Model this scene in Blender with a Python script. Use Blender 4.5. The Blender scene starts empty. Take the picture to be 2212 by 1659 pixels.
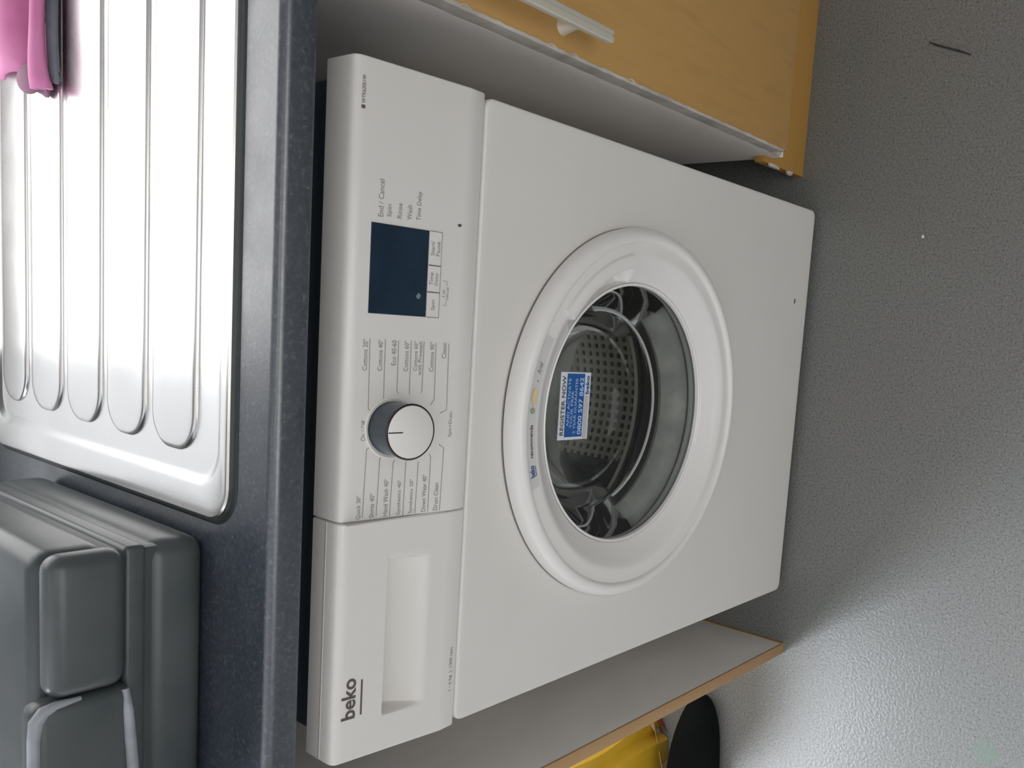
import bpy, bmesh, math, random
from mathutils import Vector, Matrix
random.seed(7)
PI = math.pi
S = bpy.context.scene
COL = S.collection

# ------------------------------------------------------------------ camera
FPX, W, H = 1914.318, 2212.0, 1659.0
cam_d = bpy.data.cameras.new('camera')
cam_d.sensor_fit = 'HORIZONTAL'
cam_d.sensor_width = 36.0
cam_d.lens = FPX * 36.0 / W
cam_d.shift_x = -204.83 / W
cam_d.shift_y = 115.92 / W
cam_d.clip_start = 0.02
cam = bpy.data.objects.new('camera', cam_d)
COL.objects.link(cam)
R3 = Matrix(((0.07084105, 0.99009707, 0.12119957), (-0.78804904, 0.13004230, -0.60172063), (-0.61152290, -0.05288469, 0.78945738)))
M4 = R3.to_4x4()
M4.translation = Vector((0.09666103, -0.60713237, 1.2944635))
cam.matrix_world = M4
S.camera = cam

# ------------------------------------------------------------------ exposure, world, lights
S.view_settings.view_transform = 'Standard'
S.view_settings.look = 'None'
S.view_settings.exposure = 0.0
S.view_settings.gamma = 1.0
S.view_settings.use_curve_mapping = False

wd = bpy.data.worlds.new('overcast_sky')
S.world = wd
wd.use_nodes = True
wb = wd.node_tree.nodes['Background']
wb.inputs[0].default_value = (0.96, 0.97, 1.0, 1)
wb.inputs[1].default_value = 1.15


def area_light(name, loc, target, sx, sy, radiance, col):
    l = bpy.data.lights.new(name, 'AREA')
    l.shape = 'RECTANGLE'
    l.size, l.size_y = sx, sy
    l.energy = radiance * PI * sx * sy
    l.color = col
    o = bpy.data.objects.new(name, l)
    COL.objects.link(o)
    o.location = loc
    o.rotation_euler = (Vector(target) - Vector(loc)).to_track_quat('-Z', 'Z').to_euler()
    return o


# daylight coming in through the window over the sink, the glazed back door and the window behind the photographer
area_light('sink_window_daylight', (0.40, 0.648, 1.46), (0.40, -1, 1.46), 0.76, 0.98, 2.7, (1.0, 0.975, 0.955))
area_light('back_door_daylight', (-1.20, 0.645, 1.05), (-1.20, -1, 1.05), 0.62, 1.86, 25.0, (0.88, 0.92, 1.0))
area_light('front_window_daylight', (0.1, -2.76, 1.62), (0.1, 0, 1.0), 2.1, 1.3, 1.95, (1.0, 0.975, 0.935))
area_light('ceiling_lamp_light', (0.1, -1.5, 2.40), (0.1, -1.5, 0), 0.9, 0.9, 1.5, (1.0, 0.95, 0.88))


# ------------------------------------------------------------------ materials
def mat(name, base=(0.5, 0.5, 0.5), rough=0.5, metal=0.0, spec=0.5):
    m = bpy.data.materials.new(name)
    m.use_nodes = True
    p = m.node_tree.nodes['Principled BSDF']
    p.inputs['Base Color'].default_value = (*base, 1)
    p.inputs['Roughness'].default_value = rough
    p.inputs['Metallic'].default_value = metal
    p.inputs['Specular IOR Level'].default_value = spec
    return m


def nd(m, t, **kw):
    n = m.node_tree.nodes.new(t)
    for k, v in kw.items():
        if k in ('inp',):
            for a, b in v.items():
                n.inputs[a].default_value = b
        else:
            setattr(n, k, v)
    return n


def ln(m, a, b):
    m.node_tree.links.new(a, b)


def coords(m, scale=(1, 1, 1)):
    tc = nd(m, 'ShaderNodeTexCoord')
    mp = nd(m, 'ShaderNodeMapping')
    mp.inputs['Scale'].default_value = scale
    ln(m, tc.outputs['Object'], mp.inputs['Vector'])
    return mp.outputs['Vector']


def ramp(m, src, stops):
    r = nd(m, 'ShaderNodeValToRGB')
    e = r.color_ramp.elements
    e[0].position, e[0].color = stops[0][0], (*stops[0][1], 1)
    e[1].position, e[1].color = stops[1][0], (*stops[1][1], 1)
    for p, c in stops[2:]:
        n = e.new(p)
        n.color = (*c, 1)
    ln(m, src, r.inputs['Fac'])
    return r.outputs['Color']


def noise(m, vec, scale, detail=4, rough=0.5):
    n = nd(m, 'ShaderNodeTexNoise')
    n.inputs['Scale'].default_value = scale
    n.inputs['Detail'].default_value = detail
    n.inputs['Roughness'].default_value = rough
    ln(m, vec, n.inputs['Vector'])
    return n.outputs['Fac']


def bump(m, src, strength, dist):
    b = nd(m, 'ShaderNodeBump')
    b.inputs['Strength'].default_value = strength
    b.inputs['Distance'].default_value = dist
    ln(m, src, b.inputs['Height'])
    ln(m, b.outputs['Normal'], m.node_tree.nodes['Principled BSDF'].inputs['Normal'])


def P(m):
    return m.node_tree.nodes['Principled BSDF']


def two_tone(name, c0, c1, scale, p0=0.35, p1=0.65, rough=0.5, sc=(1, 1, 1), metal=0.0, bmp=None, detail=4, spec=0.5):
    m = mat(name, c0, rough, metal, spec)
    v = coords(m, sc)
    n = noise(m, v, scale, detail)
    ln(m, ramp(m, n, [(p0, c0), (p1, c1)]), P(m).inputs['Base Color'])
    if bmp:
        bump(m, n, *bmp)
    return m


MAT = {}
# painted steel of the washing machine: very faint orange peel
MAT['white'] = two_tone('white_enamel', (0.69, 0.672, 0.64), (0.71, 0.692, 0.66), 6, rough=0.36)
v = coords(MAT['white'])
bump(MAT['white'], noise(MAT['white'], v, 1400, 1), 0.08, 0.0004)
MAT['panel'] = two_tone('white_plastic', (0.70, 0.685, 0.655), (0.72, 0.70, 0.675), 5, rough=0.33)
MAT['doorplastic'] = two_tone('door_white_plastic', (0.755, 0.74, 0.725), (0.775, 0.76, 0.745), 5, rough=0.27)
MAT['recess'] = mat('drawer_recess_plastic', (0.75, 0.745, 0.735), 0.3)
MAT['print'] = mat('grey_print', (0.25, 0.245, 0.24), 0.6)
MAT['print_dark'] = mat('dark_print', (0.10, 0.085, 0.085), 0.6)
MAT['knobside'] = mat('knob_dark_side', (0.045, 0.065, 0.085), 0.25)
MAT['knobrim'] = mat('knob_dark_rim', (0.022, 0.008, 0.012), 0.3)
MAT['knobcap'] = mat('knob_cap_white', (0.74, 0.73, 0.70), 0.35)
MAT['display'] = two_tone('display_smoked', (0.003, 0.016, 0.036), (0.006, 0.025, 0.048), 30, rough=0.12)
MAT['smudge'] = mat('display_smudge', (0.16, 0.21, 0.23), 0.5)
MAT['gasket'] = two_tone('grey_rubber', (0.50, 0.49, 0.47), (0.72, 0.69, 0.65), 30, rough=0.45, sc=(1, 1, 1))
MAT['gasketdark'] = mat('dark_rubber', (0.02, 0.028, 0.028), 0.4)
MAT['steel_drum'] = two_tone('drum_steel', (0.86, 0.82, 0.74), (0.92, 0.89, 0.82), 20, rough=0.5, metal=0.25)
MAT['chrome'] = mat('bright_trim', (0.42, 0.43, 0.43), 0.3, 1.0)
MAT['trim_and_glint'] = mat('pale_trim_and_glint', (0.80, 0.80, 0.79), 0.25)  # rim trim, and the painted highlight on the glass bowl's edge
MAT['black'] = mat('black_interior', (0.008, 0.009, 0.010), 0.6)
MAT['blue'] = mat('sticker_blue', (0.010, 0.09, 0.33), 0.4)
MAT['stickwhite'] = mat('sticker_white', (0.68, 0.71, 0.76), 0.4)
MAT['stickgrey'] = mat('sticker_grey', (0.52, 0.50, 0.49), 0.45)
MAT['bluetext'] = mat('sticker_light_text', (0.45, 0.62, 0.85), 0.5)
MAT['navytext'] = mat('sticker_navy_text', (0.03, 0.08, 0.25), 0.5)
MAT['tape'] = mat('ring_sticker', (0.60, 0.60, 0.595), 0.35)
MAT['tape_yellow'] = mat('ring_sticker_yellow', (0.74, 0.58, 0.30), 0.4)
MAT['tape_green'] = mat('ring_sticker_green', (0.27, 0.36, 0.14), 0.4)
MAT['lid_shade'] = mat('washer_top_shadow_sheet', (0.11, 0.135, 0.17), 0.5)  # white lid coloured dark for the shade under the worktop

# thin clear glass: fresnel reflection over a faintly green transmission
def glass_mat(name, tint, rough=0.02, ior=1.5):
    m = bpy.data.materials.new(name)
    m.use_nodes = True
    nt = m.node_tree
    nt.nodes.clear()
    out = nt.nodes.new('ShaderNodeOutputMaterial')
    mix = nt.nodes.new('ShaderNodeMixShader')
    tr = nt.nodes.new('ShaderNodeBsdfTransparent')
    gl = nt.nodes.new('ShaderNodeBsdfGlossy')
    fr = nt.nodes.new('ShaderNodeFresnel')
    fr.inputs['IOR'].default_value = ior
    tr.inputs['Color'].default_value = (*tint, 1)
    gl.inputs['Roughness'].default_value = rough
    nt.links.new(fr.outputs[0], mix.inputs[0])
    nt.links.new(tr.outputs[0], mix.inputs[1])
    nt.links.new(gl.outputs[0], mix.inputs[2])
    nt.links.new(mix.outputs[0], out.inputs[0])
    return m


MAT['glass'] = glass_mat('porthole_glass', (0.91, 0.935, 0.93))
MAT['bowl'] = glass_mat('bowl_glass', (0.92, 0.935, 0.93), 0.05, 1.35)
MAT['pane'] = glass_mat('window_glass', (0.97, 0.98, 0.98))

# stainless steel drainer
m = mat('stainless_steel', (0.74, 0.735, 0.73), 0.20, 1.0)
v = coords(m, (1, 1, 1))
n = noise(m, v, 9, 5)
ln(m, ramp(m, n, [(0.3, (0.20, 0.20, 0.20)), (0.75, (0.34, 0.34, 0.34))]), P(m).inputs['Roughness'])
v2 = coords(m, (300, 8, 8))
bump(m, noise(m, v2, 3, 2), 0.05, 0.0004)
MAT['stainless'] = m

# dark speckled laminate worktop
m = mat('dark_laminate', (0.03, 0.04, 0.055), 0.3, 0, 0.5)
P(m).inputs['IOR'].default_value = 2.0
v = coords(m)
n1 = noise(m, v, 260, 3, 0.7)
c1 = ramp(m, n1, [(0.42, (0.026, 0.036, 0.052)), (0.60, (0.046, 0.058, 0.076)), (0.74, (0.13, 0.145, 0.15))])
ln(m, c1, P(m).inputs['Base Color'])
ln(m, ramp(m, noise(m, v, 22, 6), [(0.3, (0.26, 0.26, 0.26)), (0.7, (0.40, 0.40, 0.40))]), P(m).inputs['Roughness'])
bump(m, noise(m, v, 420, 2), 0.12, 0.0006)
MAT['laminate'] = m

# beech effect doors
def beech(name, sc, a=(0.43, 0.245, 0.078), b=(0.52, 0.31, 0.105)):
    m = mat(name, a, 0.5)
    v = coords(m, sc)
    n = noise(m, v, 3.0, 6, 0.55)
    w = noise(m, v, 14.0, 4, 0.6)
    mx = nd(m, 'ShaderNodeMath', operation='MULTIPLY_ADD')
    ln(m, w, mx.inputs[0])
    mx.inputs[1].default_value = 0.35
    ln(m, n, mx.inputs[2])
    ln(m, ramp(m, mx.outputs[0], [(0.40, tuple(x * 0.97 + y * .03 for x, y in zip(a, b))), (0.70, tuple(x * 0.55 + y * .45 for x, y in zip(a, b))), (0.9, tuple(x * 0.93 for x in a))]), P(m).inputs['Base Color'])
    return m


MAT['beech'] = beech('beech_laminate', (9, 9, 1.6))
MAT['beech_edge'] = beech('beech_edging', (4, 4, 1.2), (0.40, 0.24, 0.115), (0.46, 0.285, 0.14))
MAT['beech_plinth'] = beech('beech_plinth', (1.2, 9, 14), (0.42, 0.225, 0.050), (0.48, 0.26, 0.062))
MAT['melamine'] = two_tone('grey_white_melamine', (0.80, 0.765, 0.725), (0.88, 0.85, 0.81), 5, rough=0.42, sc=(1, 2, 1), detail=6)
MAT['chip'] = two_tone('chipped_chipboard', (0.62, 0.58, 0.52), (0.52, 0.48, 0.42), 120, rough=0.8, bmp=(0.4, 0.002))
MAT['worn'] = two_tone('worn_grey_edge', (0.34, 0.32, 0.29), (0.50, 0.47, 0.43), 26, rough=0.7, detail=6)
MAT['steelbar'] = mat('brushed_handle', (0.74, 0.71, 0.62), 0.42, 0.55)
MAT['steelgroove'] = mat('handle_groove', (0.12, 0.11, 0.09), 0.5, 0.6)

# vinyl floor: grey, flecked, slightly pebbled, with one green ring stain
m = mat('flecked_vinyl', (0.12, 0.12, 0.115), 0.29)
v = coords(m)
n1 = noise(m, v, 330, 3, 0.65)
c1 = ramp(m, n1, [(0.30, (0.075, 0.080, 0.078)), (0.46, (0.165, 0.172, 0.165)), (0.62, (0.200, 0.206, 0.197)), (0.78, (0.31, 0.32, 0.30))])
n2 = noise(m, v, 2.2, 3)
c2 = ramp(m, n2, [(0.35, (0.92, 0.95, 0.93)), (0.65, (1.04, 1.0, 1.0))])
mul = nd(m, 'ShaderNodeMix', data_type='RGBA', blend_type='MULTIPLY')
mul.inputs[0].default_value = 1.0
ln(m, c1, mul.inputs[6])
ln(m, c2, mul.inputs[7])
dist = nd(m, 'ShaderNodeVectorMath', operation='DISTANCE')
tc = nd(m, 'ShaderNodeTexCoord')
ln(m, tc.outputs['Object'], dist.inputs[0])
dist.inputs[1].default_value = (-0.458, -0.333, 0.0)
st = ramp(m, dist.outputs['Value'], [(0.0, (0.5, 0.5, 0.5)), (0.0155, (0.42, 0.42, 0.42)), (0.019, (0.0, 0.0, 0.0))])
mx2 = nd(m, 'ShaderNodeMix', data_type='RGBA')
ln(m, st, mx2.inputs[0])
ln(m, mul.outputs[2], mx2.inputs[6])
mx2.inputs[7].default_value = (0.12, 0.20, 0.15, 1)
ln(m, mx2.outputs[2], P(m).inputs['Base Color'])
bump(m, noise(m, v, 230, 2, 0.5), 0.26, 0.0013)
MAT['vinyl'] = m

MAT['wall'] = two_tone('painted_plaster', (0.48, 0.465, 0.45), (0.52, 0.505, 0.49), 3, rough=0.8)
MAT['ceiling'] = two_tone('ceiling_paint', (0.55, 0.54, 0.53), (0.58, 0.57, 0.56), 3, rough=0.9)
MAT['upvc'] = mat('white_upvc', (0.8, 0.8, 0.8), 0.35)
MAT['lampshade'] = mat('lamp_plastic', (0.75, 0.75, 0.72), 0.4)
MAT['case'] = two_tone('dark_moulded_plastic', (0.052, 0.066, 0.070), (0.076, 0.086, 0.090), 14, rough=0.34, bmp=(0.15, 0.001))
MAT['case_highlight'] = two_tone('pale_edge_highlight', (0.22, 0.24, 0.26), (0.36, 0.38, 0.42), 30, rough=0.4)  # pale colour draws the highlights along the cover's edges
MAT['scratch'] = mat('pale_scratch', (0.30, 0.34, 0.32), 0.6)
MAT['pink'] = two_tone('pink_cloth', (0.54, 0.155, 0.34), (0.62, 0.22, 0.42), 18, rough=0.7, bmp=(0.3, 0.002))
MAT['pink_shade'] = two_tone('shaded_pink_cloth', (0.20, 0.10, 0.16), (0.26, 0.13, 0.20), 18, rough=0.8)  # darker pink that paints the shade inside the folds
MAT['charcoal'] = two_tone('charcoal_cloth', (0.09, 0.10, 0.12), (0.14, 0.14, 0.17), 25, rough=0.85)
MAT['yellow'] = two_tone('yellow_plastic_film', (0.52, 0.31, 0.018), (0.60, 0.37, 0.028), 9, rough=0.38)
MAT['bagcream'] = mat('bag_cream_corner', (0.62, 0.42, 0.22), 0.45)
MAT['bagred'] = mat('bag_red_corner', (0.28, 0.035, 0.02), 0.45)
MAT['blackbag'] = two_tone('black_matt_cloth', (0.002, 0.003, 0.003), (0.004, 0.005, 0.005), 20, rough=0.9, spec=0.12)
MAT['crumb'] = mat('white_crumb', (0.75, 0.75, 0.70), 0.7)
MAT['thread'] = mat('dark_thread', (0.03, 0.03, 0.03), 0.7)


# ------------------------------------------------------------------ helpers
def link_mesh(name, bm, m, parent=None, smooth=False):
    me = bpy.data.meshes.new(name)
    bmesh.ops.recalc_face_normals(bm, faces=bm.faces)
    bm.to_mesh(me)
    bm.free()
    o = bpy.data.objects.new(name, me)
    COL.objects.link(o)
    for x in (m if isinstance(m, (list, tuple)) else [m]):
        me.materials.append(x)
    if smooth:
        for p in me.polygons:
            p.use_smooth = True
        me.set_sharp_from_angle(angle=math.radians(38))
    if parent:
        o.parent = parent
        o.matrix_parent_inverse = world_of(parent).inverted()
    return o


def world_of(o):
    mw = o.matrix_basis.copy()
    if o.parent:
        mw = world_of(o.parent) @ o.matrix_parent_inverse @ mw
    return mw


def thing(name, label, cat, loc, group=None):
    o = bpy.data.objects.new(name, None)
    o.empty_display_size = 0.05
    COL.objects.link(o)
    o.location = loc
    o['label'] = label
    o['category'] = cat
    if group:
        o['group'] = group
    return o


def tag(o, label, cat, group=None):
    o['label'] = label
    o['category'] = cat
    if group:
        o['group'] = group
    return o


def struct(o):
    o['kind'] = 'structure'
    return o


def box(bm, lo, hi, r=0.0, seg=3):
    t = bmesh.new()
    bmesh.ops.create_cube(t, size=1)
    for v in t.verts:
        for i in range(3):
            v.co[i] = lo[i] + (v.co[i] + 0.5) * (hi[i] - lo[i])
    if r > 0:
        bmesh.ops.bevel(t, geom=t.edges[:], offset=r, segments=seg, affect='EDGES', profile=0.5)
    me = bpy.data.meshes.new('tmp')
    t.to_mesh(me)
    t.free()
    bm.from_mesh(me)
    bpy.data.meshes.remove(me)


def boxo(name, lo, hi, m, parent=None, r=0.0, seg=3):
    bm = bmesh.new()
    box(bm, lo, hi, r, seg)
    return link_mesh(name, bm, m, parent, smooth=r > 0)


def lathe(name, prof, m, parent=None, c=(0, 0.458), n=144, a0=0.0, a1=2 * PI, fn=None, close=False):
    """revolve (radius, y) points about the y axis through x, z = c"""
    bm = bmesh.new()
    full = abs(a1 - a0 - 2 * PI) < 1e-6
    rows = []
    for i in range(n if full else n + 1):
        a = a0 + (a1 - a0) * i / n
        row = []
        for r, y in prof:
            if fn:
                r, y = fn(a, r, y)
            row.append(bm.verts.new((c[0] + r * math.cos(a), y, c[1] + r * math.sin(a))))
        rows.append(row)
    cnt = len(rows)
    for i in range(cnt if full else cnt - 1):
        A, B = rows[i], rows[(i + 1) % cnt]
        k = len(prof)
        for j in range(k if close else k - 1):
            bm.faces.new((A[j], A[(j + 1) % k], B[(j + 1) % k], B[j]))
    if close and not full:
        bm.faces.new(rows[0])
        bm.faces.new(rows[-1][::-1])
    bmesh.ops.remove_doubles(bm, verts=bm.verts, dist=1e-6)
    return link_mesh(name, bm, m, parent, smooth=True)


def rrect(x0, x1, z0, z1, r, n=8):
    pts = []
    for cx, cz, a in ((x1 - r, z1 - r, 0), (x0 + r, z1 - r, PI / 2), (x0 + r, z0 + r, PI), (x1 - r, z0 + r, 1.5 * PI)):
        for i in range(n + 1):
            t = a + PI / 2 * i / n
            pts.append((cx + r * math.cos(t), cz + r * math.sin(t)))
    return pts


def loops(bm, ls, cap_first=False, cap_last=False):
    rows = [[bm.verts.new(p) for p in l] for l in ls]
    for A, B in zip(rows, rows[1:]):
        k = len(A)
        for j in range(k):
            bm.faces.new((A[j], A[(j + 1) % k], B[(j + 1) % k], B[j]))
    if cap_first:
        bm.faces.new(rows[0])
    if cap_last:
        bm.faces.new(rows[-1])


def tube(bm, pts, r, n=8):
    pts = [Vector(p) for p in pts]
    rows = []
    for i, p in enumerate(pts):
        d = (pts[min(i + 1, len(pts) - 1)] - pts[max(i - 1, 0)]).normalized()
        up = Vector((0, 0, 1)) if abs(d.z) < 0.9 else Vector((1, 0, 0))
        a = d.cross(up).normalized()
        b = d.cross(a).normalized()
        rr = r[i] if isinstance(r, (list, tuple)) else r
        rows.append([bm.verts.new(p + a * rr * math.cos(2 * PI * k / n) + b * rr * math.sin(2 * PI * k / n)) for k in range(n)])
    for A, B in zip(rows, rows[1:]):
        for k in range(n):
            bm.faces.new((A[k], A[(k + 1) % n], B[(k + 1) % n], B[k]))
    bm.faces.new(rows[0][::-1])
    bm.faces.new(rows[-1])


# the sloping face of the control panel
def fy(z):
    return -0.001 + 0.0985 * (z - 0.713) if z > 0.731 else 0.0006 + (0.731 - z) * 0.08


def on_panel(off=0.0004):
    return lambda x, z: (x, fy(z) - off, z)


def text(s, x, z, w, h, m, parent, name='printed_label', align='left', put=None, bold=0.0, shear=0.0):
    """flat lettering: width w, height h (of the whole line), placed through put(x, z)"""
    c = bpy.data.curves.new('t', 'FONT')
    c.body = s
    c.resolution_u = 3
    c.offset = bold
    c.shear = shear
    o = bpy.data.objects.new('t', c)
    COL.objects.link(o)
    dg = bpy.context.evaluated_depsgraph_get()
    me = bpy.data.meshes.new_from_object(o.evaluated_get(dg))
    bpy.data.objects.remove(o)
    bpy.data.curves.remove(c)
    xs = [v.co.x for v in me.vertices]
    zs = [v.co.y for v in me.vertices]
    ax, bx, az, bz = min(xs), max(xs), min(zs), max(zs)
    put = put or on_panel()
    x0 = x if align == 'left' else (x - w if align == 'right' else x - w / 2)
    for v in me.vertices:
        v.co = put(x0 + (v.co.x - ax) / (bx - ax) * w, z + (v.co.y - az) / (bz - az) * h)
    me.materials.append(m)
    me.name = name
    o = bpy.data.objects.new(name, me)
    COL.objects.link(o)
    o.parent = parent
    o.matrix_parent_inverse = world_of(parent).inverted()
    return o


def ribbon(pts, wd_, m, parent, name='printed_line', put=None):
    """flat printed line following 2-D points"""
    put = put or on_panel()
    bm = bmesh.new()
    P2 = [Vector(p) for p in pts]
    L, Rr = [], []
    for i, p in enumerate(P2):
        d0 = (P2[i] - P2[i - 1]).normalized() if i else (P2[1] - P2[0]).normalized()
        d1 = (P2[i + 1] - P2[i]).normalized() if i < len(P2) - 1 else d0
        d = (d0 + d1).normalized()
        n = Vector((-d.y, d.x)) * wd_ / 2
        L.append(bm.verts.new(put(*(p + n))))
        Rr.append(bm.verts.new(put(*(p - n))))
    for i in range(len(P2) - 1):
        bm.faces.new((L[i], L[i + 1], Rr[i + 1], Rr[i]))
    return link_mesh(name, bm, m, parent)


def quad_on(x0, x1, z0, z1, m, parent, name, put):
    bm = bmesh.new()
    k = 6
    top = [bm.verts.new(put(x0 + (x1 - x0) * i / k, z1)) for i in range(k + 1)]
    bot = [bm.verts.new(put(x0 + (x1 - x0) * i / k, z0)) for i in range(k + 1)]
    for i in range(k):
        bm.faces.new((top[i], top[i + 1], bot[i + 1], bot[i]))
    return link_mesh(name, bm, m, parent)


# ------------------------------------------------------------------ the room
RX0, RX1, RY0, RY1, RH = -1.75, 2.2, -2.8, 0.66, 2.45
struct(boxo('floor', (RX0 - .1, RY0 - .1, -0.05), (RX1 + .1, RY1 + .1, 0.0), MAT['vinyl']))
struct(boxo('ceiling', (RX0 - .1, RY0 - .1, RH), (RX1 + .1, RY1 + .1, RH + .05), MAT['ceiling']))
struct(boxo('wall_left', (RX0 - .1, RY0, 0), (RX0, RY1, RH), MAT['wall']))
struct(boxo('wall_right', (RX1, RY0, 0), (RX1 + .1, RY1, RH), MAT['wall']))


def holed_wall(name, y0, y1, holes):
    bm = bmesh.new()
    xs = sorted({RX0, RX1, *[h[0] for h in holes], *[h[1] for h in holes]})
    for a, b in zip(xs, xs[1:]):
        hs = [h for h in holes if h[0] <= a and h[1] >= b]
        if hs:
            h = hs[0]
            if h[2] > 0:
                box(bm, (a, y0, 0), (b, y1, h[2]))
            box(bm, (a, y0, h[3]), (b, y1, RH))
        else:
            box(bm, (a, y0, 0), (b, y1, RH))
    return struct(link_mesh(name, bm, MAT['wall']))


holed_wall('wall_back', RY1, RY1 + 0.1, [(-1.56, -0.84, 0.0, 2.05), (-0.34, 0.80, 0.93, 2.0)])
holed_wall('wall_front', RY0 - 0.1, RY0, [(-1.0, 1.2, 0.75, 2.25)])


def frame(name, x0, x1, z0, z1, y0, y1, w, mid=None):
    bm = bmesh.new()
    box(bm, (x0, y0, z0), (x0 + w, y1, z1), .003, 2)
    box(bm, (x1 - w, y0, z0), (x1, y1, z1), .003, 2)
    box(bm, (x0 + w, y0, z0), (x1 - w, y1, z0 + w), .003, 2)
    box(bm, (x0 + w, y0, z1 - w), (x1 - w, y1, z1), .003, 2)
    if mid is not None:
        box(bm, (x0 + w, y0, mid - w / 2), (x1 - w, y1, mid + w / 2), .003, 2)
    o = struct(link_mesh(name, bm, MAT['upvc']))
    pn = boxo('pane', (x0 + w, (y0 + y1) / 2 - .002, z0 + w), (x1 - w, (y0 + y1) / 2 + .002, z1 - w), MAT['pane'], o)
    return o


frame('window_1', -0.34, 0.80, 0.93, 2.0, RY1 + .03, RY1 + .07, 0.04)
frame('window_2', -1.0, 1.2, 0.75, 2.25, RY0 - .07, RY0 - .03, 0.05)
frame('door_1', -1.56, -0.84, 0.0, 2.05, RY1 + .03, RY1 + .07, 0.05)
lamp = thing('ceiling_lamp', 'square white ceiling lamp above the kitchen floor', 'lamp', (0.1, -1.5, RH))
boxo('housing', (-0.38, -1.98, 2.41), (0.58, -1.02, RH), MAT['lampshade'], lamp, .008)

# ------------------------------------------------------------------ worktop
bm = bmesh.new()
X0, X1 = -0.425, 0.985
prof = [(0.655, 0.903), (0.030, 0.903)] + [(0.030 - 0.008 * math.sin(a), 0.895 + 0.008 * math.cos(a)) for a in [PI / 2 * i / 5 for i in range(1, 6)]]
prof += [(0.022, 0.877), (0.0235, 0.8735), (0.027, 0.872), (0.655, 0.872)]
loops(bm, [[(X0, y, z) for y, z in prof], [(X1, y, z) for y, z in prof]], True, True)
wt = link_mesh('worktop', bm, MAT['laminate'], None, True)
tag(wt, 'dark speckled laminate kitchen worktop with a rounded front edge over the washing machine', 'worktop')

# ------------------------------------------------------------------ stainless drainer
dr = thing('sink_drainer', 'stainless steel sink drainer set in the dark worktop', 'sink', (0.35, 0.34, 0.903))


def rloop(x0, x1, y0, y1, r, z):
    return [(a, b, z) for a, b in rrect(x0, x1, y0, y1, r, 8)]


DX0, DX1, DY0, DY1 = -0.087, 0.93, 0.078, 0.605
bm = bmesh.new()
L = []
for ins, z, r in ((0.0035, 0.9035, .028), (0.0005, 0.9045, .030), (0.0, 0.9075, .030), (0.0012, 0.9092, .029), (0.004, 0.9098, .027), (0.009, 0.9090, .022)):
    L.append(rloop(DX0 + ins, DX1 - ins, DY0 + ins, DY1 - ins, r, z))
for x, y, z, r in ((-0.063, 0.091, 0.9088, .034), (-0.0585, 0.0945, 0.9075, .032), (-0.0545, 0.0985, 0.9052, .030), (-0.051, 0.102, 0.9045, .028)):
    L.append(rloop(x, DX1 - (x - DX0), y, DY1 - (y - DY0), r, z))
loops(bm, L, False, True)
link_mesh('drainer_plate', bm, MAT['stainless'], dr, True)
for k in range(5):
    f = 0.1355 + 0.0925 * k
    x0 = -0.0365 + 0.001 * k
    bm = bmesh.new()
    b = min(f + 0.079, DY1 - .03)
    L = []
    for ins, z in ((0.0, 0.9043), (0.0008, 0.9062), (0.0022, 0.9071), (0.005, 0.9074), (0.010, 0.9076)):
        L.append(rloop(x0 + ins, 0.62 - ins, f + ins, b - ins, 0.033 - ins, z))
    loops(bm, L, False, True)
    link_mesh('drainer_ridge', bm, MAT['stainless'], dr, True)
# dark strip standing in for the shadow gap between steel and laminate
bm = bmesh.new()
L = [rloop(DX0 - i, DX1 + i, DY0 - i, DY1 + i, .03 + i, z) for i, z in ((-0.002, 0.9052), (0.0015, 0.9050), (0.0045, 0.9042), (0.006, 0.9032))]
loops(bm, L)
link_mesh('shadow_gap_strip', bm, MAT['gasketdark'], dr, True)

# ------------------------------------------------------------------ washing machine
wm = thing('washing_machine', 'white front-loading washing machine with round door, dial and display, under the worktop', 'washing machine', (0, 0.25, 0))
# body: front sheet with the door hole, rounded outline, sides and back
CX, CZ = 0.0, 0.458
bm = bmesh.new()
out = rrect(-0.2975, 0.2975, 0.0135, 0.7118, 0.010, 6)
dense = []
for i, p in enumerate(out):
    q = out[(i + 1) % len(out)]
    d = math.dist(p, q)
    k = max(1, int(d / 0.02))
    for j in range(k):
        dense.append((p[0] + (q[0] - p[0]) * j / k, p[1] + (q[1] - p[1]) * j / k))


def inset(pt, s):
    x, z = pt
    cx, cz = 0.0, 0.362
    return (cx + (x - cx) * (1 - s / 0.2975), cz + (z - cz) * (1 - s / 0.3485))


hole = []
for x, z in dense:
    a = math.atan2(z - CZ, x - CX)
    hole.append((CX + 0.165 * math.cos(a), CZ + 0.165 * math.sin(a)))
rows = [[(x, 0.05, z) for x, z in hole], [(x, 0.0, z) for x, z in hole]]
for s, y in ((0.0080, 0.0), (0.0026, 0.0), (0.0014, 0.0003), (0.0006, 0.0010), (0.0, 0.0026)):
    rows.append([(inset(p, s)[0], y, inset(p, s)[1]) for p in dense])
rows.append([(x, 0.50, z) for x, z in dense])
loops(bm, rows, False, True)
link_mesh('body', bm, MAT['white'], wm, True)
boxo('top_cover', (-0.292, 0.052, 0.7105), (0.292, 0.50, 0.828), MAT['lid_shade'], wm, .004)
for sx in (-0.25, 0.25):
    for yy in (0.05, 0.45):
        bm = bmesh.new()
        bmesh.ops.create_cone(bm, cap_ends=True, segments=20, radius1=0.022, radius2=0.018, depth=0.0138, matrix=Matrix.Translation((sx, yy, 0.0069)))
        link_mesh('foot', bm, MAT['gasketdark'], wm)
# small dark pin hole low on the front
boxo('cap_slot', (0.155, -0.0006, 0.0555), (0.162, 0.002, 0.0585), MAT['print_dark'], wm)

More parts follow.
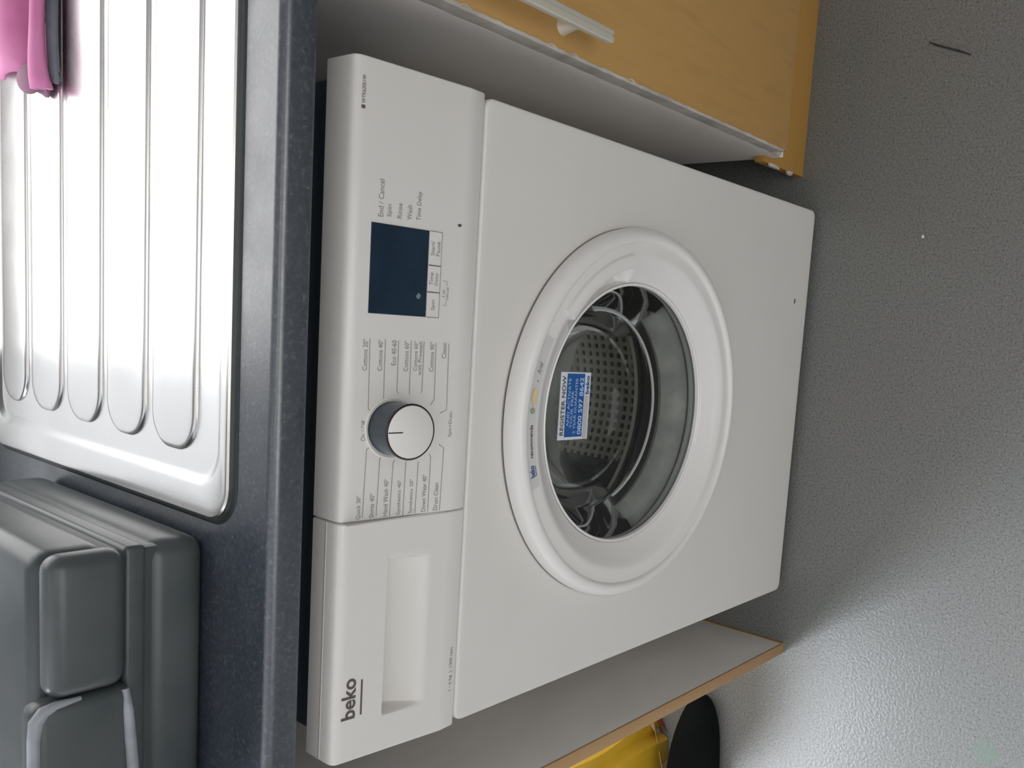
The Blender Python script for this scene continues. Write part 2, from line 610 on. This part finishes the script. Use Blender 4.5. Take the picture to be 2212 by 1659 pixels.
# control panel and drawer share a cross-section (y, z)
ps = [(0.050, 0.7124), (0.0028, 0.7124), (0.0020, 0.7134), (0.0006, 0.7305)]
ps += [(fy(z), z) for z in (0.7325, 0.75, 0.78, 0.81, 0.835)]
ps += [(0.0118, 0.8405), (0.0135, 0.8432), (0.0165, 0.8447), (0.021, 0.8450), (0.050, 0.8450)]


def panel_prism(name, x0, x1, m):
    bm = bmesh.new()
    L = []
    def sh(p, s):
        cy, cz = 0.03, 0.779
        return (p[0] + (s if p[0] < 0.04 else 0), p[1] + (s if p[1] < cz else -s) * (1 if (p[1] < 0.72 or p[1] > 0.838) else 0))
    for x, s in ((x0, 0.0016), (x0 + 0.0005, 0.0006), (x0 + 0.0016, 0.0), (x1 - 0.0016, 0.0), (x1 - 0.0005, 0.0006), (x1, 0.0016)):
        L.append([(x, *sh(p, s)) for p in ps])
    loops(bm, L, True, True)
    return link_mesh(name, bm, m, wm, True)


cp = panel_prism('control_panel', -0.0826, 0.3005, MAT['panel'])

# detergent drawer with the scooped handle recess
bm = bmesh.new()
xs = sorted(set([-0.3005, -0.3002, -0.2990] + [-0.296 + 0.0038 * i for i in range(0, 8)] + [-0.2665 + 0.0007 * i for i in range(10)] +
                [-0.258 + 0.0052 * i for i in range(25)] + [-0.1275 + 0.0007 * i for i in range(11)] + [-0.118 + 0.0035 * i for i in range(10)] + [-0.0845, -0.0838, -0.0835]))
zs = [0.7145, 0.7225, 0.7305, 0.7325, 0.738, 0.744, 0.748] + [0.7505 + 0.0022 * i for i in range(19)] + [0.7935, 0.7945, 0.7953, 0.7960, 0.7965, 0.799, 0.805, 0.815, 0.825, 0.835, 0.8405]


def sstep(a, b, t):
    t = max(0, min(1, (t - a) / (b - a)))
    return t * t * (3 - 2 * t)


def dep(x, z):
    if not (0.7505 < z < 0.7965 and -0.2665 < x < -0.1195):
        return 0.0
    lo = 0.7505
    # deep at the top under the lip, sweeping out to nothing at the bottom
    t = (z - lo) / (0.7950 - lo)
    d = 0.019 * math.sin(min(1, t) * PI / 2) ** 1.5
    d *= 1 - sstep(0.7945, 0.7965, z)
    e = sstep(-0.2665, -0.2615, x) * (1 - sstep(-0.1245, -0.1195, x))
    return d * e


rows = []
head = [(0.050, 0.7124), (0.0028, 0.7124)]
tail = ps[-5:]
for i, x in enumerate(xs):
    s = 0.0016 if i in (0, len(xs) - 1) else (0.0006 if i in (1, len(xs) - 2) else 0.0)
    row = [(x, y + (s if y < .04 else 0), z) for y, z in head]
    for z in zs:
        row.append((x, (fy(z) if z < 0.8405 else 0.0118) + dep(x, z) + s, z))
    row += [(x, y + (s if y < .04 else 0), z - s) for y, z in tail[1:]]
    rows.append(row)
V = [[bm.verts.new(p) for p in r] for r in rows]
for A, B in zip(V, V[1:]):
    for j in range(len(A) - 1):
        bm.faces.new((A[j], A[j + 1], B[j + 1], B[j]))
bm.faces.new(V[0])
bm.faces.new(V[-1][::-1])
dw = link_mesh('detergent_drawer', bm, MAT['panel'], wm, True)
boxo('drawer_seam', (-0.0836, 0.004, 0.7135), (-0.0825, 0.048, 0.842), MAT['stickgrey'], wm)
# groove along the top of the drawer
boxo('drawer_groove', (-0.2985, 0.0300, 0.8440), (-0.0845, 0.0312, 0.8453), MAT['knobcap'], dw)
boxo('panel_groove', (-0.2985, 0.0312, 0.8440), (-0.0845, 0.0320, 0.8452), MAT['print'], dw)

text('beko', -0.2605, 0.8237, 0.0375, 0.0138, MAT['print_dark'], dw, 'logo', bold=0.022)
quad_on(-0.2590, -0.2262, 0.8172, 0.8189, MAT['print_dark'], dw, 'logo_underline', on_panel())
text('1 - 6 kg  |  1200 rpm', -0.263, 0.7172, 0.044, 0.0045, MAT['print'], dw)

# panel print
text('\u25a0 WTK62051W', 0.2590, 0.8355, 0.0260, 0.0034, MAT['print_dark'], cp)
for s, x0, z, w, h in (('End / Cancel', .1762, .8150, .0305, .0050), ('Spin', .1772, .8062, .0102, .0054), ('Rinse', .1772, .7970, .0126, .0045),
                       ('Wash', .1772, .7872, .0126, .0045), ('Time Delay', .1780, .7768, .0245, .0056)):
    text(s, x0, z, w, h, MAT['print'], cp)
right = [('Cottons 20\u00b0', .8250, .0265), ('Cottons 40\u00b0', .8105, .0265), ('Eco 40-60', .7970, .0215), ('Cottons 60\u00b0', .7845, .0265),
         ('Cottons 90\u00b0', .7577, .0265), ('Classic', .7445, .0142)]
for s, z, w in right:
    text(s, .0742, z, w, .0047, MAT['print'], cp, align='right')
text('Cottons 60\u00b0', .0742, .7752, .0260, .0040, MAT['print'], cp, align='right')
text('with Prewash', .0742, .7703, .0300, .0040, MAT['print'], cp, align='right')
left = [('Quick 30\u00b0', .8256, .0205), ('Shirts 40\u00b0', .8128, .0215), ('Hand Wash 40\u00b0', .7993, .0330), ('Synthetics 40\u00b0', .7853, .0315),
        ('Synthetics 20\u00b0', .7727, .0315), ('Down Wear 40\u00b0', .7594, .0345), ('Drum Clean', .7460, .0255)]
for s, z, w in left:
    text(s, -.0803, z, w, .0048, MAT['print'], cp)
text('On / Off', -.0035, .8238, .0175, .0045, MAT['print'], cp, align='centre')
text('Spin+Drain', -.0005, .7335, .0235, .0045, MAT['print'], cp, align='centre')
LW = 0.00055
for pts in ([(.0745, .8232), (.0150, .8222), (.0095, .8117)], [(.0751, .8082), (.0245, .8078), (.0190, .8039)], [(.0744, .7950), (.0302, .7947), (.0285, .7935)],
            [(.0749, .7822), (.0273, .7818)], [(.0742, .7688), (.0305, .7688), (.0285, .7700)], [(.0739, .7560), (.0225, .7552), (.0176, .7590)],
            [(.0736, .7420), (.0130, .7410), (.0100, .7482)],
            [(-.0791, .8240), (-.0200, .8224), (-.0140, .8132)], [(-.0794, .8105), (-.0285, .8090), (-.0245, .8050)], [(-.0808, .7970), (-.0331, .7955), (-.0310, .7940)],
            [(-.0815, .7832), (-.0325, .7824)], [(-.0807, .7705), (-.0335, .7692)], [(-.0808, .7567), (-.0300, .7560), (-.0270, .7578)],
            [(-.0809, .7434), (-.0226, .7421), (-.0185, .7480)], [(-.0030, .8212), (-.0032, .8150)]):
    ribbon(pts, LW, MAT['print'], cp)

# display and its three touch buttons
bm = bmesh.new()
fr_, bk_ = on_panel(0.0008), on_panel(-0.001)
q = [(.0960, .8258), (.1708, .8258), (.1708, .7690), (.0960, .7690)]
loops(bm, [[bk_(*p) for p in q], [fr_(*p) for p in q]], True, True)
ds = link_mesh('display', bm, MAT['display'], wm)
sm = on_panel(0.0010)


def blob(x, z, rx, rz, m, parent, name, put, seed=1, n=18, rot=0.0):
    rnd = random.Random(seed)
    bm = bmesh.new()
    vs = []
    for i in range(n):
        a = 2 * PI * i / n
        k = 0.8 + 0.35 * rnd.random()
        dx, dz = rx * k * math.cos(a), rz * k * math.sin(a)
        vs.append(bm.verts.new(put(x + dx * math.cos(rot) - dz * math.sin(rot), z + dx * math.sin(rot) + dz * math.cos(rot))))
    bm.faces.new(vs)
    return link_mesh(name, bm, m, parent)


blob(.1135, .7775, .0024, .0022, MAT['smudge'], ds, 'reset_dot', sm, 2)
edges = [(.1708, .1416), (.1411, .1183), (.1178, .0960)]
for (xa, xb), (s, n2) in zip(edges, ((('Start/', 'Pause'), .0125), (('Time', 'Delay'), .0110), (('Spin',), .0090))):
    bm = bmesh.new()
    q = [(xb, .7682), (xa, .7682), (xa, .7552), (xb, .7552)]
    loops(bm, [[bk_(*p) for p in q], [on_panel(0.0006)(*p) for p in q]], True, True)
    b = link_mesh('touch_button', bm, MAT['panel'], wm)
    cx = (xa + xb) / 2
    bp = on_panel(0.0009)
    if len(s) == 2:
        text(s[0], cx, .7626, n2, .0041, MAT['print'], b, align='centre', put=bp)
        text(s[1], cx, .7568, n2, .0041, MAT['print'], b, align='centre', put=bp)
    else:
        text(s[0], cx, .7590, n2, .0048, MAT['print'], b, align='centre', put=bp)
    for pts in ([(xa, .7682), (xa, .7552), (xb, .7552), (xb, .7682)],):
        ribbon(pts, .0005, MAT['print_dark'], b, 'button_outline', bp)
text('3 sec', .1180, .7492, .0070, .0028, MAT['print'], cp, align='centre')
text('Child Lock', .1180, .7452, .0120, .0028, MAT['print'], cp, align='centre')
ribbon([(.1290, .7515), (.1290, .7475), (.1250, .7475)], .0004, MAT['print'], cp)
ribbon([(.1075, .7515), (.1075, .7475), (.1108, .7475)], .0004, MAT['print'], cp)
blob(.1796, .7363, .0013, .0022, MAT['print_dark'], cp, 'chip_mark', on_panel(), 5, 9)

# dial: axis tilted with the panel
KC = Vector((-0.0018, fy(0.7985), 0.7985))
ka = math.atan(0.0985)
ax = Vector((0, -math.cos(ka), math.sin(ka)))
ex = Vector((1, 0, 0))
ey = Vector((0, math.sin(ka), math.cos(ka)))


def spun(name, prof, m, parent, n=64, cap=False):
    bm = bmesh.new()
    rows = []
    for r, h in prof:
        rows.append([KC + ax * h + ex * (r * math.cos(2 * PI * i / n)) + ey * (r * math.sin(2 * PI * i / n)) for i in range(n)])
    loops(bm, rows, False, cap)
    return link_mesh(name, bm, m, parent, True)


kb = spun('dial', [(.0232, -.004), (.0232, .016), (.0238, .0275)], MAT['knobside'], wm)
spun('dial_collar', [(.0272, -.001), (.0272, .0012), (.0262, .0020), (.0240, .0012), (.0236, -.001)], MAT['knobcap'], kb)
spun('dial_rim', [(.0238, .0273), (.0243, .0282), (.0243, .0296), (.0236, .0302), (.0228, .0302), (.0226, .0296)], MAT['knobrim'], kb)
spun('dial_cap', [(.0229, .0290), (.0227, .0300), (.0220, .0304)], MAT['knobcap'], kb, cap=True)
bm = bmesh.new()
pp = [KC + ax * .0306 + ex * a + ey * b for a, b in ((-.0005, .0225), (.0005, .0225), (.0005, .0085), (-.0005, .0085))]
bm.faces.new([bm.verts.new(p) for p in pp])
link_mesh('dial_pointer', bm, MAT['knobrim'], kb)

# door ring
def ringfn(a, r, y):
    d = math.degrees(a) % 360
    w = sstep(9, 14, d) * (1 - sstep(50, 53, d))
    if w > 0 and 0.1535 < r < 0.1705:
        y += 0.017 * w * (1 - abs(r - 0.162) / 0.0095) ** 0.4
    return r, y


dprof = [(.2050, -.0008), (.2100, -.0014), (.2118, -.0026), (.2124, -.0070), (.2112, -.0145), (.2080, -.0195), (.2035, -.0222), (.1990, -.0224), (.1972, -.0214), (.1964, -.0196),
         (.1958, -.0178), (.1830, -.0186), (.1800, -.0184), (.1770, -.0172), (.1715, -.0136), (.1700, -.0125), (.1680, -.0112), (.1640, -.0088), (.1590, -.0055), (.1545, -.0030), (.1530, -.0022), (.1515, -.0005), (.1508, .0030), (.1508, .0150)]
door = lathe('porthole_door', dprof, MAT['doorplastic'], wm, n=240, fn=ringfn)
lathe('door_gap_shade', [(.2000, -.0002), (.2000, -.0008), (.2118, -.0008), (.2122, -.0001)], MAT['print'], door, n=160)  # dark ring put in as the shadow around the door
# raised grip along the inner edge
gp = [(.1700, -.0085), (.1700, -.0190), (.1712, -.0222), (.1740, -.0236), (.1800, -.0236), (.1838, -.0224), (.1856, -.0196), (.1858, -.0150)]
lathe('door_grip', gp, MAT['doorplastic'], door, n=40, a0=math.radians(13), a1=math.radians(52.5), close=True)
# rim trim of the window
lathe('rim_trim', [(.1508, .0010), (.1512, -.0012), (.1495, -.0022), (.1482, -.0012), (.1478, .0030)], MAT['trim_and_glint'], door, n=144)
# glass front and bowl
lathe('door_glass', [(.1490, .0045), (.1100, .0035), (.0600, .0028), (.0005, .0025)], MAT['glass'], door, n=96)
lathe('glass_bowl', [(.1480, .0100), (.1400, .0200), (.1290, .0380), (.1200, .0500), (.1165, .0560), (.1130, .0800), (.1000, .0970), (.0700, .1080), (.0300, .1120), (.0005, .1125)], MAT['bowl'], door, n=96)
lathe('bowl_edge_glint', [(.1195, .0480), (.1205, .0500), (.1195, .0520), (.1175, .0510), (.1175, .0490)], MAT['trim_and_glint'], door, n=96, a0=math.radians(-158), a1=math.radians(8), close=True)  # white arc modelled as the highlight on the bowl's lower edge
# rubber gasket behind the glass
lathe('gasket', [(.1650, .0080), (.1560, .0100), (.1540, .0180), (.1440, .0280), (.1370, .0400), (.1350, .0480), (.1380, .0540)], MAT['gasket'], wm, n=96)
lathe('gasket_fold', [(.1380, .0540), (.1520, .0580), (.1600, .0660), (.1620, .0760), (.1700, .0860), (.1690, .0940), (.1740, .1040), (.1850, .1120)], MAT['gasketdark'], wm, n=96)
# drum with punched holes
bm = bmesh.new()
NA, ND, RD = 112, 21, 0.232
ya, yb = 0.130, 0.415
for i in range(NA):
    for j in range(ND):
        a0_, a1_ = 2 * PI * i / NA, 2 * PI * (i + 1) / NA
        y0_, y1_ = ya + (yb - ya) * j / ND, ya + (yb - ya) * (j + 1) / ND
        am, ym = (a0_ + a1_) / 2, (y0_ + y1_) / 2
        da, dy = (a1_ - a0_) / 2, (y1_ - y0_) / 2
        sq, oc = [], []
        for k in range(8):
            t = PI / 4 * k
            c_, s_ = math.cos(t), math.sin(t)
            mxx = max(abs(c_), abs(s_))
            sq.append((am + da * c_ / mxx, ym + dy * s_ / mxx))
            mo = max(abs(c_), abs(s_)) ** .5
            oc.append((am + da * .64 * c_ / mo, ym + dy * .62 * s_ / mo))
        f = lambda a, y, r=RD: (CX + r * math.cos(a), y, CZ + r * math.sin(a))
        A = [bm.verts.new(f(*p)) for p in sq]
        B = [bm.verts.new(f(*p)) for p in oc]
        C_ = [bm.verts.new(f(*p, RD + .004)) for p in oc]
        for k in range(8):
            bm.faces.new((A[k], A[(k + 1) % 8], B[(k + 1) % 8], B[k]))
            bm.faces.new((B[k], B[(k + 1) % 8], C_[(k + 1) % 8], C_[k]))
dm = link_mesh('drum', bm, MAT['steel_drum'], wm)
lathe('drum_lip', [(.1700, .1110), (.1685, .1150), (.1720, .1190), (.2250, .1230), (.2320, .1300)], MAT['steel_drum'], dm, n=96)
lathe('drum_back', [(.2320, .4150), (.2100, .4220), (.1500, .4200), (.1100, .4120), (.0600, .4160), (.0005, .4150)], MAT['steel_drum'], dm, n=64)
lathe('tub', [(.1850, .1160), (.2500, .1250), (.2540, .4300), (.0005, .4400)], MAT['black'], wm, n=64)
for k in range(3):
    a = math.radians(118 + 120 * k)
    bm = bmesh.new()
    rows = []
    for y, hgt in ((0.15, .012), (0.17, .042), (0.28, .052), (0.39, .042), (0.405, .012)):
        row = []
        for t in (-1, -.7, -.35, 0, .35, .7, 1):
            rr = RD - hgt * math.cos(t * PI / 2) ** 0.8
            aa = a + t * 0.13
            row.append((CX + rr * math.cos(aa), y, CZ + rr * math.sin(aa)))
        rows.append(row)
    V = [[bm.verts.new(p) for p in r] for r in rows]
    for A, B in zip(V, V[1:]):
        for j in range(len(A) - 1):
            bm.faces.new((A[j], A[j + 1], B[j + 1], B[j]))
    link_mesh('drum_paddle', bm, MAT['gasketdark'], dm, True)


# arc sticker on the ring
def on_ring(r0, off=0.0):
    """x is arc length measured clockwise from the top, z is height over radius r0"""
    def f(x, z):
        a = PI / 2 - x / r0
        r = r0 + z
        return (CX + r * math.cos(a), -.0190 - off, CZ + r * math.sin(a))
    return f


RR = 0.189
ar = on_ring(RR)


def arcx(deg):
    return (PI / 2 - math.radians(deg)) * RR


lathe('advice_sticker', [(.1828, -.0184), (.1828, -.0190), (.1952, -.0184), (.1952, -.0178)], MAT['tape'], door, n=40, a0=math.radians(63), a1=math.radians(111), close=True)
a2 = on_ring(RR, .0003)
text('beko', arcx(107.2), -.0022, .0125, .0066, MAT['navytext'], door, put=a2, bold=.02)
quad_on(arcx(107.2), arcx(103.8), -.0042, -.0034, MAT['navytext'], door, 'printed_line', a2)
text('recommends', arcx(101.0), -.0022, .0335, .0045, MAT['print_dark'], door, put=a2, bold=.01)
for k in range(6):
    a = PI / 3 * k
    blob(arcx(86.5) + .0022 * math.cos(a), .0022 * math.sin(a), .0012, .0012, MAT['tape_green'], door, 'flower_petal', a2, k, 8)
blob(arcx(82.2), .0, .0095, .0034, MAT['tape_yellow'], door, 'yellow_patch', a2, 3, 14)
blob(arcx(77.4), -.001, .0008, .0008, MAT['print_dark'], door, 'printed_dot', a2, 4, 8)
text('Ariel', arcx(75.2), -.0028, .0120, .0062, MAT['print'], door, put=a2, shear=.2)

# blue sticker on the glass
gp_ = lambda off: (lambda x, z: (x + (z - .5585) * .012, .0005 - off, z))
g0, g1, g2 = gp_(0), gp_(.0003), gp_(.0006)
bm = bmesh.new()
q = [(-.0245, .5338), (.0485, .5338), (.0485, .5838), (-.0245, .5838)]
loops(bm, [[gp_(-.0004)(*p) for p in q], [g0(*p) for p in q]], True, True)
stk = link_mesh('guarantee_sticker', bm, MAT['stickwhite'], door)
quad_on(-.0215, .0470, .5440, .5735, MAT['blue'], stk, 'blue_panel', g1)
quad_on(-.0235, .0235, .5360, .5425, MAT['stickgrey'], stk, 'grey_panel', g1)
text('REGISTER NOW', -.0195, .5755, .0640, .0058, MAT['print_dark'], stk, put=g2, bold=.015)
text('AND ACTIVATE', -.0100, .5672, .0520, .0042, MAT['bluetext'], stk, put=g2)
text('YOUR FREE', -.0120, .5618, .0400, .0038, MAT['bluetext'], stk, put=g2)
text('2 YEAR GUARANTEE', -.0180, .5560, .0600, .0040, MAT['bluetext'], stk, put=g2)
text('0800 597 8642', -.0190, .5458, .0620, .0068, MAT['bluetext'], stk, put=g2, bold=.015)
text('beko', .0250, .5362, .0200, .0062, MAT['blue'], stk, put=g2, bold=.02)

# ------------------------------------------------------------------ left end panel of the worktop
lp = thing('end_panel', 'grey-white end panel with beech front edging left of the washing machine', 'panel', (-0.397, 0.3, 0))
boxo('board', (-0.405, -0.0075, 0.003), (-0.3885, 0.62, 0.872), MAT['melamine'], lp)
boxo('front_edging', (-0.4052, -0.0105, 0.003), (-0.3883, -0.0075, 0.872), MAT['beech_edge'], lp, .0008, 2)
boxo('bottom_edging', (-0.4052, -0.0105, 0.0), (-0.3875, 0.62, 0.004), MAT['beech_plinth'], lp)

# ------------------------------------------------------------------ right-hand cabinet
cb = thing('base_cabinet', 'beech base cabinet with a vertical bar handle right of the washing machine', 'cabinet', (0.66, 0.3, 0))
boxo('side_panel', (0.3605, 0.0165, 0.105), (0.377, 0.60, 0.872), MAT['melamine'], cb)
boxo('side_panel', (0.945, 0.0165, 0.105), (0.961, 0.60, 0.872), MAT['melamine'], cb)
boxo('base_board', (0.377, 0.0165, 0.12), (0.945, 0.60, 0.136), MAT['melamine'], cb)
boxo('back_board', (0.377, 0.594, 0.136), (0.945, 0.60, 0.872), MAT['melamine'], cb)
cd = boxo('cabinet_door', (0.3625, -0.002, 0.130), (0.958, 0.0150, 0.866), MAT['beech'], cb, .0012, 2)
# worn, ragged edging down the side of the door
bm = bmesh.new()
rnd = random.Random(3)
N = 90
fr, bk, fo = [], [], []
for i in range(N + 1):
    z = 0.137 + (0.866 - 0.137) * i / N
    j = 0.0012 * rnd.random() + (0.0035 * rnd.random() if rnd.random() < .12 else 0)
    lowt = max(0, 1 - i / 9) * 0.004
    fo.append(bm.verts.new((0.3626 + j + .0008, -0.0024, z)))
    fr.append(bm.verts.new((0.3608 + .0004 * rnd.random(), -0.0014 + lowt * .4, z)))
    bk.append(bm.verts.new((0.3604 + .0003 * rnd.random(), 0.0165, z)))
for i in range(N):
    bm.faces.new((fo[i], fo[i + 1], fr[i + 1], fr[i]))
    bm.faces.new((fr[i], fr[i + 1], bk[i + 1], bk[i]))
link_mesh('worn_edge', bm, MAT['worn'], cd, False)['label'] = 'worn pale edge with chipped laminate'
boxo('plinth', (0.352, 0.034, 0.0), (0.961, 0.050, 0.128), MAT['beech_plinth'], cb, .001, 2)
boxo('cabinet_foot', (0.40, 0.08, 0.0), (0.44, 0.12, 0.105), MAT['gasketdark'], cb, .004)
# handle: grooved steel bar on two posts
hx, hy = 0.3825, -0.033
bm = bmesh.new()
q = [(-.0062, .0030), (-.0062, -.0022), (-.0050, -.0038), (-.0012, -.0040), (-.0010, -.0024), (.0010, -.0024), (.0012, -.0040), (.0050, -.0038), (.0062, -.0022), (.0062, .0030)]
loops(bm, [[(hx + a, hy + b, z) for a, b in q] for z in (0.581, 0.79)], True, True)
hd = link_mesh('bar_handle', bm, MAT['steelbar'], cd, False)
for z in (0.618, 0.755):
    bm = bmesh.new()
    rows = []
    for y, r in ((-0.031, .0048), (-0.018, .0056), (-0.006, .0075), (-0.0018, .0088)):
        rows.append([(hx + .003 + r * math.cos(2 * PI * k / 20), y, z + r * math.sin(2 * PI * k / 20)) for k in range(20)])
    loops(bm, rows, True, True)
    link_mesh('handle_post', bm, MAT['steelbar'], hd, True)


# flakes broken off the corner
def flake(name, x, y, z, sx, sy, sz, m, seed, parent=None):
    rnd = random.Random(seed)
    bm = bmesh.new()
    bmesh.ops.create_icosphere(bm, subdivisions=2, radius=1)
    for v in bm.verts:
        k = .75 + .5 * rnd.random()
        v.co = Vector((x + v.co.x * sx * k, y + v.co.y * sy * k, z + v.co.z * sz * k))
    return link_mesh(name, bm, m, parent)


flake('broken_corner', .3500, .0330, .098, .0030, .004, .0200, MAT['chip'], 4, cb)
flake('broken_corner', .3495, .0330, .048, .0035, .003, .0100, MAT['chip'], 8, cb)
flake('broken_corner', .3600, .0100, .137, .0026, .006, .0100, MAT['chip'], 9, cb)

# ------------------------------------------------------------------ moulded case on the worktop
cs = thing('moulded_case', 'dark grey moulded plastic case standing on the worktop left of the drainer', 'case', (-0.25, 0.28, 0.903))
CB = -0.410
boxo('case_base', (CB, .118, .9032), (-.1045, .458, .9565), MAT['case'], cs, .016, 4)
boxo('case_seam', (CB + .002, .121, .940), (-.1072, .453, .990), MAT['case'], cs, .006, 2)
boxo('case_lid', (CB, .112, .958), (-.1035, .460, .9755), MAT['case'], cs, .004, 3)
boxo('lid_shell', (CB, .128, .9765), (-.104, .462, 1.036), MAT['case'], cs, .016, 4)
boxo('front_grip', (-.2130, .0960, .9785), (-.1010, .1240, 1.0360), MAT['case'], cs, .0125, 5)
boxo('front_cover', (CB, .0985, .9725), (-.2145, .1260, 1.0470), MAT['case'], cs, .010, 4)
bm = bmesh.new()
tube(bm, [(-.217, .1015, .9790), (-.235, .0995, .9775), (-.28, .0980, .9745), (-.34, .0975, .9715), (-.405, .0975, .9695)], [.0030, .0042, .0046, .0048, .0048], 12)
link_mesh('cover_rim_highlight', bm, MAT['case_highlight'], cs, True)
bm = bmesh.new()
tube(bm, [(-.2155, .1020, 1.012), (-.2160, .1010, 1.030), (-.2190, .1010, 1.0385), (-.2260, .1010, 1.0435), (-.240, .1010, 1.0450), (-.32, .1010, 1.0455), (-.405, .1010, 1.0455)], [.0018, .0034, .0048, .0052, .0046, .0044, .0044], 12)
link_mesh('cover_rim_highlight', bm, MAT['case_highlight'], cs, True)

# ------------------------------------------------------------------ pink cloth on the drainer
ck = thing('folded_cloth', 'crumpled pink cloth with a charcoal underside lying on the drainer', 'cloth', (0.42, 0.44, 0.907))


def sheet(name, prof, xe, x1, m, thick, n=26, seed=1, wob=0.004, drop=None):
    rnd = random.Random(seed)
    ph = [rnd.random() * 6 for _ in range(4)]
    # smooth the profile
    pr = [Vector(p) for p in prof]
    for _ in range(3):
        np_ = [pr[0]]
        for a, b in zip(pr, pr[1:]):
            np_ += [a.lerp(b, .25), a.lerp(b, .75)]
        np_.append(pr[-1])
        pr = np_
    bm = bmesh.new()
    rows = []
    for j, p in enumerate(pr):
        s = j / (len(pr) - 1)
        e = xe(s)
        row = []
        for i in range(n + 1):
            t = i / n
            x = e + (x1 - e) * t
            dy = wob * math.sin(7 * t + ph[0] + 4 * s) + 0.02 * t
            dz = wob * .8 * math.sin(9 * t + ph[1] + 5 * s)
            sag = -.006 * math.exp(-t * 18)
            z = max(p[1] + dz * .5 + sag * .6, .9125)
            row.append(bm.verts.new((x, p[0] + dy, z)))
        rows.append(row)
    for A, B in zip(rows, rows[1:]):
        for i in range(n):
            bm.faces.new((A[i], A[i + 1], B[i + 1], B[i]))
    o = link_mesh(name, bm, m, ck, False)
    for p in o.data.polygons:
        p.use_smooth = True
    md = o.modifiers.new('thick', 'SOLIDIFY')
    md.thickness = thick
    md.offset = -1
    return o


sheet('cloth_underside', [(.396, .9125), (.397, .9165), (.404, .920), (.418, .922), (.430, .918)], lambda s: .299 + .012 * abs(s - .4), .60, MAT['charcoal'], .002, seed=4, wob=.002)
sheet('cloth_hem', [(.428, .914), (.406, .917), (.399, .924), (.404, .933), (.415, .935), (.422, .929), (.420, .922), (.412, .920)], lambda s: .292 + .010 * abs(s - .5), .60, MAT['pink'], .0028, seed=2, wob=.0045)
sheet('cloth_fold_shade', [(.420, .924), (.428, .918), (.440, .9135), (.456, .918)], lambda s: .290 + .02 * abs(s - .5), .60, MAT['pink_shade'], .003, seed=3, wob=.002)  # groove between hem and top, shade painted as a darker pink
sheet('cloth_top', [(.452, .914), (.458, .926), (.466, .935), (.478, .938), (.492, .930), (.506, .932), (.520, .942), (.545, .942), (.575, .932), (.59, .915)], lambda s: .304 + .024 * s + .006 * math.sin(9 * s), .60, MAT['pink'], .003, seed=6, wob=.009)
# rounded end of the rolled fold, its shade put into the colour
bm = bmesh.new()
bmesh.ops.create_uvsphere(bm, u_segments=24, v_segments=14, radius=1)
for v in bm.verts:
    v.co = Vector((.308 + v.co.x * .015, .448 + v.co.y * .022, .9215 + v.co.z * .0095))
link_mesh('fold_end_shade', bm, MAT['pink_shade'], ck, True)

# ------------------------------------------------------------------ yellow bag and black bundle left of the end panel
yb_ = thing('yellow_bag', 'pleated yellow plastic bag standing on the floor beyond the end panel', 'bag', (-0.68, 0.30, 0))
bm = bmesh.new()
n, mrow = 96, 18
rows = []
for j in range(mrow + 1):
    z = 0.002 + 0.50 * j / mrow
    t = j / mrow
    row = []
    for i in range(n):
        a = 2 * PI * i / n
        pl = 0.013 * abs(math.sin(7 * a + .8 * math.sin(3 * t))) + .004 * math.sin(23 * a + 2 * t)
        rx = .150 * (1 - .10 * t) + pl + .006 * math.sin(5 * t * 3 + a)
        ry = .085 * (1 - .25 * t) + pl
        row.append((-0.703 + rx * math.cos(a), 0.278 + ry * math.sin(a) - .02 * t, z))
    rows.append(row)
loops(bm, rows, True, True)
link_mesh('bag_body', bm, MAT['yellow'], yb_, True)
bm = bmesh.new()
pts = []
for a, zz in ((-1.45, .003), (-.42, .003), (-.42, .050), (-.9, .034), (-1.45, .026)):
    rx, ry = .164, .099
    pts.append(bm.verts.new((-0.703 + rx * math.cos(a), 0.278 + ry * math.sin(a), zz)))
bm.faces.new(pts)
o = link_mesh('printed_corner', bm, MAT['bagcream'], yb_)
md = o.modifiers.new('t', 'SOLIDIFY'); md.thickness = .001
bm = bmesh.new()
pts = []
for a, zz in ((-.98, .004), (-.40, .004), (-.40, .040), (-.62, .030)):
    rx, ry = .167, .102
    pts.append(bm.verts.new((-0.703 + rx * math.cos(a), 0.278 + ry * math.sin(a), zz)))
bm.faces.new(pts)
o = link_mesh('red_corner', bm, MAT['bagred'], yb_)
md = o.modifiers.new('t', 'SOLIDIFY'); md.thickness = .001

bm = bmesh.new()
bmesh.ops.create_uvsphere(bm, u_segments=40, v_segments=24, radius=1)
for v in bm.verts:
    c = v.co.copy()
    k = 1 + .04 * math.sin(3 * c.x + 2 * c.y)
    v.co = Vector((-.664 + c.x * .155 * k, .120 + c.y * .044 * k, max(0.0, .026 + c.z * .050 * k)))
bb = link_mesh('black_bundle', bm, MAT['blackbag'], None, True)
tag(bb, 'black rounded bundle on the floor in front of the yellow bag', 'bag')

# ------------------------------------------------------------------ bits on the floor
tag(flake('crumb', .260, -.163, .0016, .0024, .0020, .0016, MAT['crumb'], 5), 'tiny white crumb on the floor in front of the machine', 'crumb')
bm = bmesh.new()
tube(bm, [(.529, -.142, .0012), (.524, -.152, .0014), (.518, -.168, .0016), (.512, -.184, .0013), (.505, -.201, .0011)], [.0008, .0014, .0011, .0014, .0007], 6)
tag(link_mesh('thread', bm, MAT['thread'], None, True), 'short dark thread on the grey floor near the plinth', 'thread')
